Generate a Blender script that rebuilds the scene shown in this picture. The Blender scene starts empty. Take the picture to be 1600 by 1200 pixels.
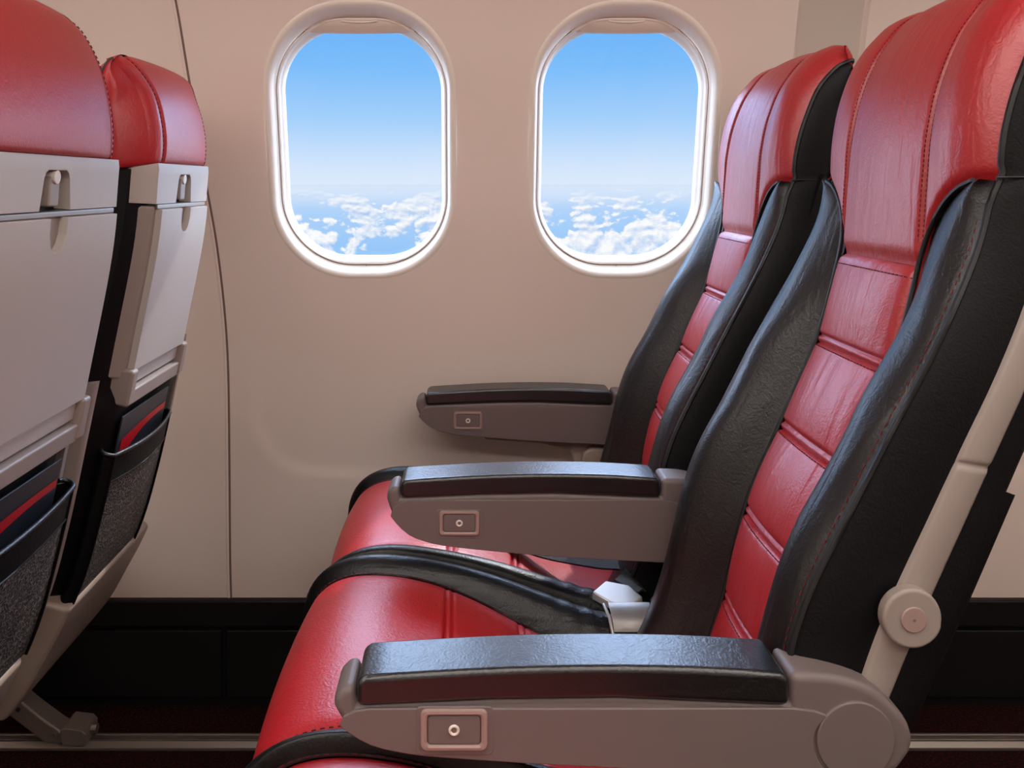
import bpy, bmesh, math, random
import numpy as np
from mathutils import Vector, Matrix

C = bpy.context.scene.collection
SC = bpy.context.scene
rnd = random.Random(4)

# ------------------------------------------------------------------ camera
FPX, CX, CY = 1320.0, 730.0, 288.0          # focal length and principal point for a 1600x1200 frame
EYE = 1.05
cam = bpy.data.cameras.new('camera')
cam.sensor_fit = 'HORIZONTAL'; cam.sensor_width = 36.0
cam.lens = 36.0 * FPX / 1600.0
cam.shift_x = (800.0 - CX) / 1600.0
cam.shift_y = -(600.0 - CY) / 1600.0
cam.clip_start = 0.02; cam.clip_end = 500
co = bpy.data.objects.new('camera', cam); C.objects.link(co)
co.location = (0, 0, EYE); co.rotation_euler = (math.pi / 2, 0, 0)
SC.camera = co
SC.view_settings.view_transform = 'Standard'
SC.view_settings.look = 'None'
SC.view_settings.gamma = 1.0
SC.view_settings.use_curve_mapping = False
SC.view_settings.exposure = 0.0


# ------------------------------------------------------------------ node helpers
class N:
    """tiny wrapper that wires shader nodes"""
    def __init__(s, tree):
        s.t = tree; s.t.nodes.clear()

    def add(s, typ, ins=None, **props):
        n = s.t.nodes.new(typ)
        for k, v in props.items(): setattr(n, k, v)
        for k, v in (ins or {}).items(): s.put(n.inputs[k], v)
        return n

    def put(s, sock, v):
        if isinstance(v, bpy.types.NodeSocket): s.t.links.new(v, sock)
        elif isinstance(v, bpy.types.Node): s.t.links.new(v.outputs[0], sock)
        else:
            if hasattr(sock.default_value, '__len__') and not isinstance(v, str):
                v = tuple(v)
                if len(sock.default_value) == 4 and len(v) == 3: v = v + (1.0,)
            sock.default_value = v

    def math(s, op, a, b=0.0, c=None, clamp=False):
        n = s.t.nodes.new('ShaderNodeMath'); n.operation = op; n.use_clamp = clamp
        s.put(n.inputs[0], a); s.put(n.inputs[1], b)
        if c is not None: s.put(n.inputs[2], c)
        return n.outputs[0]

    def mix(s, f, a, b, blend='MIX'):
        n = s.t.nodes.new('ShaderNodeMix'); n.data_type = 'RGBA'; n.blend_type = blend
        s.put(n.inputs[0], f); s.put(n.inputs[6], a); s.put(n.inputs[7], b)
        return n.outputs[2]

    def ramp(s, f, stops, interp='LINEAR'):
        n = s.t.nodes.new('ShaderNodeValToRGB'); e = n.color_ramp.elements
        n.color_ramp.interpolation = interp
        while len(e) < len(stops): e.new(0.5)
        for i, (p, c) in enumerate(stops):
            e[i].position = p
            e[i].color = (c, c, c, 1) if not hasattr(c, '__len__') else tuple(c) + (1.0,)
        s.put(n.inputs[0], f)
        return n.outputs[0]

    def smooth(s, x, a, b):
        n = s.t.nodes.new('ShaderNodeMapRange'); n.interpolation_type = 'SMOOTHSTEP'
        s.put(n.inputs[0], x); n.inputs[1].default_value = a; n.inputs[2].default_value = b
        return n.outputs[0]


def srgb(r, g, b):
    f = lambda c: (c / 255 / 12.92) if c <= 10 else ((c / 255 + 0.055) / 1.055) ** 2.4
    return (f(r), f(g), f(b))


# ------------------------------------------------------------------ sky: blue air over a deck of cloud, sun ahead and high, added glow out of view
SUN_AZ, SUN_EL = math.radians(34.0), math.radians(48.0)
world = bpy.data.worlds.new('sky'); SC.world = world
world.use_nodes = True
w = N(world.node_tree)
tc = w.add('ShaderNodeTexCoord')
sep = w.add('ShaderNodeSeparateXYZ', {0: tc.outputs['Generated']})
dx, dy, dz = sep.outputs
air = w.ramp(w.math('MULTIPLY', dz, 4.0), [(0.0, srgb(226, 239, 254)), (0.09, srgb(214, 233, 254)), (0.30, srgb(168, 212, 253)),
                                           (0.55, srgb(126, 192, 252)), (0.80, srgb(104, 178, 250)), (1.0, srgb(110, 180, 250))])
# the cloud deck: noise on a plane far below, stretched upwards so that the heaps read as heaps
dn = w.math('MAXIMUM', w.math('MULTIPLY', dz, -1.0), 0.0)
den = w.math('ADD', dn, 0.035)
cu = w.math('MULTIPLY', w.math('ARCTAN2', dx, dy), 15.0)
cv = w.math('MULTIPLY', w.math('LOGARITHM', den, math.e), -1.9)
cvec = w.add('ShaderNodeCombineXYZ', {0: cu, 1: cv, 2: 0.0}).outputs[0]
def heaps(vec):
    low = w.add('ShaderNodeTexNoise', {'Vector': vec, 'Scale': 1.05, 'Detail': 2.0, 'Roughness': 0.5}, noise_dimensions='2D').outputs[0]
    bil = w.add('ShaderNodeTexNoise', {'Vector': vec, 'Scale': 2.6, 'Detail': 5.0, 'Roughness': 0.55}, noise_dimensions='2D').outputs[0]
    return w.math('ADD', low, w.math('MULTIPLY', w.math('ABSOLUTE', w.math('SUBTRACT', bil, 0.5)), 0.75))
n1 = heaps(cvec)
cv2 = w.add('ShaderNodeVectorMath', {0: cvec, 1: (-0.03, 0.10, 0.0)}, operation='ADD').outputs[0]
n2 = heaps(cv2)
dens = w.smooth(n1, 0.505, 0.575)
lit = w.math('ADD', 0.60, w.math('MULTIPLY', w.math('SUBTRACT', n1, n2), 4.0), clamp=True)
cloudc = w.mix(lit, srgb(176, 206, 243), srgb(255, 255, 255))
gap = w.ramp(w.math('MULTIPLY', dn, 10.0), [(0.0, srgb(214, 231, 252)), (0.35, srgb(176, 213, 252)), (1.0, srgb(140, 196, 250))])
deck = w.mix(dens, gap, cloudc)
deck = w.mix(w.smooth(dn, 0.0, 0.03), srgb(218, 234, 253), deck)
skyc = w.mix(w.math('GREATER_THAN', dz, 0.0), deck, air)
# added glow: sky outside the view brightened to light the reveals and headrests
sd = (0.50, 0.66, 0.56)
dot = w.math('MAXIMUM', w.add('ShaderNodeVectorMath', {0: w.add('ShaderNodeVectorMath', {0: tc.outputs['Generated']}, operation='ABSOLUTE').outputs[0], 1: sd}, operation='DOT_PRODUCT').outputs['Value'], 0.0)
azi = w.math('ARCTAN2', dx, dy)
glowside = w.smooth(w.math('ABSOLUTE', azi), math.radians(15), math.radians(38))
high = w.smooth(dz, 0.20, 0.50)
mask = w.math('MAXIMUM', high, w.math('MULTIPLY', glowside, w.smooth(dz, -0.25, 0.05)))
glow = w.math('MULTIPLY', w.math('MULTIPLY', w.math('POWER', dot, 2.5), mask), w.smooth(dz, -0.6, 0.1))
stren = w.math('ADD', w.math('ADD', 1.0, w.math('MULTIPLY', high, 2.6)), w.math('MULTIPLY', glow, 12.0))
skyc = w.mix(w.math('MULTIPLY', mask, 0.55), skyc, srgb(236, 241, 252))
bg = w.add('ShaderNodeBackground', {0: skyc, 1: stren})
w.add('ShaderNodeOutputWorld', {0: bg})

sun = bpy.data.lights.new('sun', 'SUN'); sun.energy = 2.3; sun.angle = math.radians(0.8); sun.color = (1.0, 0.93, 0.82)
so = bpy.data.objects.new('sun', sun); C.objects.link(so)
sdir = Vector((math.sin(SUN_AZ) * math.cos(SUN_EL), math.cos(SUN_AZ) * math.cos(SUN_EL), math.sin(SUN_EL)))
so.rotation_euler = sdir.to_track_quat('Z', 'Y').to_euler(); so.location = sdir * 20


# ------------------------------------------------------------------ materials
def material(name, base, rough=0.5, metal=0.0, spec=0.5, bump=None, var=0.0, vscale=8.0, coat=0.0, emit=None):
    """bump: list of (kind, scale xyz, detail, strength, distance)"""
    m = bpy.data.materials.new(name); m.use_nodes = True
    n = N(m.node_tree)
    t = n.add('ShaderNodeTexCoord')
    col = base
    if var:
        nz = n.add('ShaderNodeTexNoise', {'Vector': t.outputs['Object'], 'Scale': vscale, 'Detail': 4.0}).outputs[0]
        k = n.math('ADD', 1.0 - var, n.math('MULTIPLY', nz, 2 * var))
        col = n.mix(1.0, tuple(base), n.add('ShaderNodeCombineXYZ', {0: k, 1: k, 2: k}).outputs[0], 'MULTIPLY')
    p = n.add('ShaderNodeBsdfPrincipled', {'Base Color': col, 'Roughness': rough, 'Metallic': metal, 'Specular IOR Level': spec, 'Coat Weight': coat, 'Coat Roughness': 0.25})
    if emit: p.inputs['Emission Color'].default_value = tuple(emit[0]) + (1,); p.inputs['Emission Strength'].default_value = emit[1]
    nrm = None
    for kind, sc, det, st, dist in (bump or []):
        mp = n.add('ShaderNodeMapping', {0: t.outputs['Object'], 3: sc})
        if kind == 'noise':
            h = n.add('ShaderNodeTexNoise', {'Vector': mp, 'Scale': 1.0, 'Detail': det, 'Roughness': 0.55, 'Distortion': 0.6}).outputs[0]
        elif kind == 'crease':
            nn = n.add('ShaderNodeTexNoise', {'Vector': mp, 'Scale': 1.0, 'Detail': det, 'Roughness': 0.5, 'Distortion': 1.2}).outputs[0]
            h = n.math('POWER', n.math('ABSOLUTE', n.math('MULTIPLY', n.math('SUBTRACT', nn, 0.5), 4.0)), 0.6, clamp=True)
        else:
            h = n.add('ShaderNodeTexVoronoi', {'Vector': mp, 'Scale': 1.0}, feature='F1').outputs[0]
        b = n.add('ShaderNodeBump', {'Strength': st, 'Distance': dist, 'Height': h})
        if nrm is not None: n.put(b.inputs['Normal'], nrm)
        nrm = b.outputs[0]
    if nrm is not None: n.put(p.inputs['Normal'], nrm)
    n.add('ShaderNodeOutputMaterial', {0: p})
    return m


LB = [('crease', (75, 75, 55), 3, 0.16, 0.0012), ('voronoi', (420, 420, 420), 0, 0.22, 0.0006)]
LBW = LB + [('noise', (8, 45, 6), 2, 0.35, 0.006)]
M = {}
M['red'] = material('red_leather', srgb(172, 20, 28), 0.42, spec=1.0, bump=LBW, var=0.10)
M['red_plain'] = material('red_leather_smooth', srgb(178, 22, 30), 0.40, spec=0.75, bump=LB, var=0.10)
M['black'] = material('black_leather', srgb(11, 11, 12), 0.40, spec=0.65, bump=LBW, var=0.10)
M['black_seat'] = material('black_cushion_leather', srgb(11, 11, 12), 0.38, spec=0.42, bump=LBW, var=0.10)
M['black_plain'] = material('black_leather_smooth', srgb(11, 10, 11), 0.55, spec=0.22, bump=LB, var=0.10)
M['pad'] = material('armrest_pad_vinyl', srgb(14, 15, 17), 0.36, spec=0.9, coat=0.25, bump=LB, var=0.08)
M['piping'] = material('piping', srgb(18, 17, 17), 0.5)
M['stitch'] = material('red_thread', srgb(110, 16, 22), 0.7)
M['dstitch'] = material('dark_thread', srgb(90, 8, 14), 0.7)
M['grey'] = material('warm_grey_plastic', srgb(152, 138, 130), 0.42, spec=0.5, bump=[('noise', (300, 300, 300), 2, 0.08, 0.0006)], var=0.03)
M['armgrey'] = material('armrest_grey_plastic', srgb(112, 99, 96), 0.45, spec=0.4, bump=[('noise', (300, 300, 300), 2, 0.08, 0.0006)], var=0.03)
M['tray'] = material('tray_plastic', srgb(186, 176, 168), 0.42, spec=0.5, bump=[('noise', (500, 500, 500), 2, 0.10, 0.0006)], var=0.03)
M['lower'] = material('lower_shell_plastic', srgb(160, 142, 128), 0.45, var=0.04)
M['button'] = material('button_plastic', srgb(158, 132, 124), 0.4)
M['white'] = material('white_plastic', srgb(225, 215, 205), 0.4)
M['steel'] = material('buckle_steel', srgb(196, 190, 187), 0.38, metal=0.55, bump=[('noise', (40, 40, 40), 3, 0.1, 0.001)])
M['alu'] = material('rail_aluminium', srgb(150, 140, 132), 0.4, metal=0.8, var=0.1)
M['strut'] = material('strut_metal', srgb(120, 108, 100), 0.45, metal=0.35, var=0.08)
M['dark'] = material('dark_plastic', srgb(22, 21, 22), 0.55, spec=0.3)
M['webbing'] = material('belt_webbing', srgb(58, 54, 52), 0.7, bump=[('voronoi', (300, 900, 300), 0, 0.8, 0.001)], var=0.15, vscale=90)
M['gold'] = material('buckle_edge', srgb(190, 140, 120), 0.25, metal=1.0)
M['wall'] = material('sidewall_panel', srgb(234, 217, 206), 0.5, spec=0.35, bump=[('noise', (220, 220, 220), 2, 0.05, 0.0005)], var=0.015, vscale=3)
M['wallgrey'] = material('sidewall_joint', srgb(206, 193, 181), 0.5, spec=0.35)
M['reveal'] = material('window_reveal', srgb(240, 230, 218), 0.4, spec=0.4)
M['shade'] = material('window_shade', srgb(212, 194, 180), 0.5, spec=0.4)
M['seam'] = material('panel_seam', srgb(120, 98, 88), 0.6)
M['kick'] = material('kick_panel', srgb(15, 14, 15), 0.5, spec=0.3, var=0.15)
M['ceil'] = material('ceiling_panel', srgb(226, 216, 206), 0.6)
M['lamp'] = material('ceiling_lamp', (1, 1, 1), 0.5, emit=((1.0, 0.94, 0.89), 9.0))


def carpet():
    m = bpy.data.materials.new('dark_red_carpet'); m.use_nodes = True
    n = N(m.node_tree); t = n.add('ShaderNodeTexCoord')
    a = n.add('ShaderNodeTexNoise', {'Vector': t.outputs['Object'], 'Scale': 260.0, 'Detail': 3.0}).outputs[0]
    c = n.ramp(a, [(0.35, srgb(16, 11, 12)), (0.55, srgb(38, 14, 16)), (0.72, srgb(92, 22, 24))])
    b = n.add('ShaderNodeBump', {'Strength': 0.8, 'Distance': 0.004, 'Height': a})
    p = n.add('ShaderNodeBsdfPrincipled', {'Base Color': c, 'Roughness': 0.95, 'Specular IOR Level': 0.1, 'Normal': b})
    n.add('ShaderNodeOutputMaterial', {0: p}); return m
M['carpet'] = carpet()


def netting():
    m = bpy.data.materials.new('pocket_netting'); m.use_nodes = True
    n = N(m.node_tree); t = n.add('ShaderNodeTexCoord')
    mp = n.add('ShaderNodeMapping', {0: t.outputs['Object'], 3: (190, 190, 190)})
    v = n.add('ShaderNodeTexVoronoi', {'Vector': mp, 'Scale': 1.0, 'Randomness': 0.75}, feature='DISTANCE_TO_EDGE').outputs[0]
    c = n.ramp(v, [(0.0, srgb(150, 140, 132)), (0.06, srgb(84, 78, 74)), (0.13, srgb(9, 8, 8))])
    b = n.add('ShaderNodeBump', {'Strength': 0.7, 'Distance': 0.002, 'Height': v}, invert=True)
    p = n.add('ShaderNodeBsdfPrincipled', {'Base Color': c, 'Roughness': 0.6, 'Normal': b})
    n.add('ShaderNodeOutputMaterial', {0: p}); return m
M['net'] = netting()
M['paper'] = material('leaflet_cover', srgb(34, 38, 46), 0.35)
M['redpaper'] = material('leaflet_stripe', srgb(170, 20, 28), 0.35)


def pane_glass():
    m = bpy.data.materials.new('window_pane'); m.use_nodes = True
    n = N(m.node_tree)
    lw = n.add('ShaderNodeFresnel', {'IOR': 1.3})
    tr = n.add('ShaderNodeBsdfTransparent', {0: (0.985, 0.99, 1.0)})
    gl = n.add('ShaderNodeBsdfGlossy', {0: (1, 1, 1), 'Roughness': 0.03})
    mx = n.add('ShaderNodeMixShader', {0: n.math('MULTIPLY', lw.outputs[0], 0.6), 1: tr, 2: gl})
    n.add('ShaderNodeOutputMaterial', {0: mx}); return m
M['glass'] = pane_glass()


# ------------------------------------------------------------------ mesh helpers
def link(name, me, mat, parent=None, loc=None):
    o = bpy.data.objects.new(name, me); C.objects.link(o)
    for mm in (mat if isinstance(mat, (list, tuple)) else [mat]):
        me.materials.append(mm)
    if parent is not None: o.parent = parent
    if loc is not None: o.location = loc
    return o


def from_bm(name, bm, mat, parent=None, sharp=40, bevel=0.0, seg=3, recalc=True):
    if recalc: bmesh.ops.recalc_face_normals(bm, faces=bm.faces)
    me = bpy.data.meshes.new(name); bm.to_mesh(me); bm.free()
    for p in me.polygons: p.use_smooth = True
    me.set_sharp_from_angle(angle=math.radians(sharp))
    o = link(name, me, mat, parent)
    if bevel:
        md = o.modifiers.new('bevel', 'BEVEL'); md.width = bevel; md.segments = seg
        md.limit_method = 'ANGLE'; md.angle_limit = math.radians(38); md.harden_normals = True
    return o


def grid_into(bm, rows):
    vs = [[bm.verts.new(p) for p in r] for r in rows]
    for a, b in zip(vs, vs[1:]):
        for i in range(len(a) - 1):
            try: bm.faces.new((a[i], a[i + 1], b[i + 1], b[i]))
            except ValueError: pass
    return vs


def grid(name, rows, mat, parent=None, sharp=60, flip=False):
    bm = bmesh.new(); grid_into(bm, rows)
    bmesh.ops.remove_doubles(bm, verts=bm.verts, dist=1e-6)
    if flip: bmesh.ops.reverse_faces(bm, faces=bm.faces)
    return from_bm(name, bm, mat, parent, sharp, recalc=False)


def prism_into(bm, poly, y0, y1, tf=None):
    """poly: (x,z) points extruded along y"""
    f = tf or (lambda x, y, z: (x, y, z))
    a = [bm.verts.new(f(x, y0, z)) for x, z in poly]; b = [bm.verts.new(f(x, y1, z)) for x, z in poly]
    bm.faces.new(a); bm.faces.new(list(reversed(b)))
    n = len(poly)
    for i in range(n): bm.faces.new((a[i], b[i], b[(i + 1) % n], a[(i + 1) % n]))


def prism(name, poly, y0, y1, mat, parent=None, bevel=0.0, tf=None, seg=3):
    bm = bmesh.new(); prism_into(bm, poly, y0, y1, tf)
    return from_bm(name, bm, mat, parent, 40, bevel, seg)


def box_into(bm, x0, x1, y0, y1, z0, z1):
    prism_into(bm, [(x0, z0), (x1, z0), (x1, z1), (x0, z1)], y0, y1)


def box(name, x0, x1, y0, y1, z0, z1, mat, parent=None, bevel=0.0):
    bm = bmesh.new(); box_into(bm, x0, x1, y0, y1, z0, z1)
    return from_bm(name, bm, mat, parent, 40, bevel)


def tube_into(bm, pts, r, n=8, cap=True, closed=False):
    P = [Vector(p) for p in pts]; rings = []
    up = None; L = len(P)
    for i, p in enumerate(P):
        a = P[(i - 1) % L] if (closed or i > 0) else p
        b = P[(i + 1) % L] if (closed or i < L - 1) else p
        t = (b - a).normalized()
        if up is None:
            up = t.orthogonal().normalized()
        else:
            up = (up - t * up.dot(t)).normalized()
        s = t.cross(up)
        rr = r[i] if hasattr(r, '__len__') else r
        rings.append([bm.verts.new(p + (up * math.cos(k * 2 * math.pi / n) + s * math.sin(k * 2 * math.pi / n)) * rr) for k in range(n)])
    pairs = list(zip(rings, rings[1:])) + ([(rings[-1], rings[0])] if closed else [])
    for a, b in pairs:
        for k in range(n): bm.faces.new((a[k], a[(k + 1) % n], b[(k + 1) % n], b[k]))
    if cap and not closed:
        bm.faces.new(list(reversed(rings[0]))); bm.faces.new(rings[-1])


def tube(name, pts, r, mat, parent=None, n=8, closed=False):
    bm = bmesh.new(); tube_into(bm, pts, r, n, True, closed)
    return from_bm(name, bm, mat, parent, 60)


def dashes(name, pts, r, on, off, mat, parent):
    """a row of stitches along a polyline"""
    P = np.array(pts, float); d = np.r_[0, np.cumsum(np.linalg.norm(np.diff(P, axis=0), axis=1))]
    at = lambda s: tuple(np.interp(s, d, P[:, k]) for k in range(3))
    bm = bmesh.new(); s = 0.0
    while s + on < d[-1]:
        tube_into(bm, [at(s), at(s + on)], r, 4)
        s += on + off
    return from_bm(name, bm, mat, parent, 60)


def rrect(x0, x1, z0, z1, r, n=8, rt=None):
    """rounded rectangle outline, counter-clockwise from the right side bottom"""
    rt = rt or r; out = []
    for cx, cz, a0, rr in ((x1 - r, z0 + r, -90, r), (x1 - rt, z1 - rt, 0, rt), (x0 + rt, z1 - rt, 90, rt), (x0 + r, z0 + r, 180, r)):
        for k in range(n + 1):
            a = math.radians(a0 + 90 * k / n); out.append((cx + rr * math.cos(a), cz + rr * math.sin(a)))
    return out


def disc_poly(cx, cz, r, n=32):
    return [(cx + r * math.cos(2 * math.pi * k / n), cz + r * math.sin(2 * math.pi * k / n)) for k in range(n)]


def cut(o, cutter):
    """boolean difference baked into the mesh"""
    md = o.modifiers.new('cut', 'BOOLEAN'); md.object = cutter; md.operation = 'DIFFERENCE'; md.solver = 'EXACT'
    # move the cut before any bevel
    o.modifiers.move(len(o.modifiers) - 1, 0)
    bevels = [m for m in o.modifiers if m.type == 'BEVEL']
    for b in bevels: b.show_viewport = False
    bpy.context.view_layer.update()
    dg = bpy.context.evaluated_depsgraph_get()
    me = bpy.data.meshes.new_from_object(o.evaluated_get(dg))
    o.modifiers.remove(o.modifiers['cut'])
    for b in bevels: b.show_viewport = True
    o.data = me
    me.set_sharp_from_angle(angle=math.radians(40))
    bpy.data.objects.remove(cutter, do_unlink=True)


def thing(name, label, cat, loc=(0, 0, 0), group=None):
    o = bpy.data.objects.new(name, None); C.objects.link(o); o.empty_display_size = 0.05
    o.location = loc; o['label'] = label; o['category'] = cat
    if group: o['group'] = group
    return o


def struct(o, label=None, cat=None):
    o['kind'] = 'structure'
    if label: o['label'] = label
    if cat: o['category'] = cat
    return o


def curve(pts, n=200):
    """smooth (Catmull-Rom) polyline through points, resampled evenly by arc length"""
    P = np.array(pts, float); out = []
    Q = np.vstack([2 * P[0] - P[1], P, 2 * P[-1] - P[-2]])
    for i in range(len(P) - 1):
        p0, p1, p2, p3 = Q[i:i + 4]
        for t in np.linspace(0, 1, 24, endpoint=False):
            out.append(0.5 * (2 * p1 + (p2 - p0) * t + (2 * p0 - 5 * p1 + 4 * p2 - p3) * t * t + (3 * p1 - p0 - 3 * p2 + p3) * t ** 3))
    out.append(P[-1]); out = np.array(out)
    d = np.r_[0, np.cumsum(np.linalg.norm(np.diff(out, axis=0), axis=1))]
    s = np.linspace(0, d[-1], n)
    return np.stack([np.interp(s, d, out[:, k]) for k in range(P.shape[1])], 1)


def sstep(a, b, x):
    t = min(1.0, max(0.0, (x - a) / (b - a))); return t * t * (3 - 2 * t)


# ------------------------------------------------------------------ the cabin shell
WZ = curve([(1.75, -0.05), (1.70, 0.22), (1.70, 0.50), (1.697, 0.72), (1.675, 0.90), (1.637, 1.08), (1.592, 1.26), (1.545, 1.42), (1.44, 1.65), (1.28, 1.85)], 300)


def wall_y(x, z):
    y = float(np.interp(z, WZ[:, 1], WZ[:, 0]))
    # shallow moulded field under the windows, with a rounded lower corner
    r = 0.13; x0, z0 = -0.425, 0.468
    qx, qz = x - (x0 + r), z - (z0 + r)
    if qx < 0 and qz < 0: d = r - math.hypot(qx, qz)
    elif qx < 0: d = x - x0
    elif qz < 0: d = z - z0
    else: d = min(x - x0, z - z0)
    y += 0.0045 * sstep(-0.010, 0.012, d) * (1 - sstep(0.55, 0.85, z)) * (1 - sstep(1.5, 1.6, x))
    # joint strip between two panels by the rear seats
    y += 0.010 * sstep(0.612, 0.618, x) * (1 - sstep(0.738, 0.744, x)) * sstep(0.70, 1.0, z)
    return y


WIN = [(-0.204, 1.126), (0.301, 1.126)]       # window centres on the wall
PW, PH, PR = 0.1535, 0.2215, 0.118            # half width, half height and corner radius of the glass
OW, OH, OR = 0.171, 0.252, 0.150              # the flared opening in the wall panel
CELL = (0.2525, 0.33)


def loop_pts(cx, cz, hw, hh, r, n=28):
    p = rrect(cx - hw, cx + hw, cz - hh, cz + hh, r, n)
    return p


def build_wall():
    bm = bmesh.new()
    V = lambda x, z, o=0.0: (x, wall_y(x, z) + o, z)
    zlo, zhi = 0.215, 1.84
    xs = np.unique(np.r_[np.arange(-2.6, -0.6, 0.05), np.arange(-0.6, 0.62, 0.012), np.arange(0.60, 0.76, 0.004), np.arange(0.77, 2.6, 0.05), 2.6])
    c0, c1 = WIN[0][1] - CELL[1], WIN[0][1] + CELL[1]
    xl = WIN[0][0] - CELL[0]; xr = WIN[1][0] + CELL[0]
    xs = np.unique(np.r_[xs, xl, xr, WIN[0][0] + CELL[0]])
    full = lambda a, b, st: np.r_[np.arange(a, b - 1e-6, st), b]
    zc = np.linspace(c0, c1, 45)
    grid_into(bm, [[V(x, z) for x in xs] for z in full(zlo, c0, 0.010)])
    grid_into(bm, [[V(x, z) for x in xs] for z in full(c1, zhi, 0.02)])
    grid_into(bm, [[V(x, z) for x in xs if x <= xl + 1e-9] for z in zc])
    grid_into(bm, [[V(x, z) for x in xs if x >= xr - 1e-9] for z in zc])
    for cx, cz in WIN:
        xa, xb = cx - CELL[0], cx + CELL[0]
        xi = [x for x in xs if xa - 1e-9 <= x <= xb + 1e-9]
        sq = [(x, c0) for x in xi] + [(xi[-1], z) for z in zc[1:]] + [(x, c1) for x in reversed(xi[:-1])] + [(xi[0], z) for z in reversed(zc[1:-1])]
        dense = loop_pts(0, 0, OW + 0.010, OH + 0.010, OR + 0.006, 60)
        dense = [(p[0] + (q[0] - p[0]) * f, p[1] + (q[1] - p[1]) * f) for p, q in zip(dense, dense[1:] + dense[:1]) for f in np.linspace(0, 1, 20, endpoint=False)]
        da = np.array([math.atan2(z, x) for x, z in dense]); o = np.argsort(da)
        da = da[o]; dr = np.array([math.hypot(x, z) for x, z in dense])[o]
        lp = []
        for x, z in sq:
            t = math.atan2(z - cz, x - cx); r = float(np.interp(t, da, dr, period=2 * math.pi))
            lp.append((cx + r * math.cos(t), cz + r * math.sin(t)))
        rows = []
        for t in np.linspace(0, 1, 8):
            row = [V(a[0] + (b[0] - a[0]) * t, a[1] + (b[1] - a[1]) * t) for a, b in zip(lp, sq)]
            rows.append(row + [row[0]])
        grid_into(bm, rows)
    bmesh.ops.remove_doubles(bm, verts=bm.verts, dist=1e-5)
    bmesh.ops.recalc_face_normals(bm, faces=bm.faces)
    return struct(from_bm('wall_right', bm, M['wall'], sharp=50))


build_wall()
struct(grid('trim_1', [[(x, wall_y(x, z) - 0.0012, z) for x in np.linspace(0.619, 0.737, 4)] for z in np.linspace(1.0, 1.84, 30)], M['wallgrey']))

# seams between the sidewall panels: a proud lip beside a dark gap
seam_path = curve([(-0.475, 0.217), (-0.478, 0.45), (-0.482, 0.72), (-0.494, 0.92), (-0.511, 1.08), (-0.528, 1.28), (-0.540, 1.42), (-0.56, 1.62)], 90)
bm = bmesh.new()
tube_into(bm, [(x, wall_y(x, z) + 0.0015, z) for x, z in seam_path], 0.0028, 8)
struct(from_bm('trim_2', bm, M['seam']))
bm = bmesh.new()
tube_into(bm, [(x - 0.005, wall_y(x, z) + 0.0022, z) for x, z in seam_path], 0.0042, 8)
struct(from_bm('trim_3', bm, M['wall']))


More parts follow.
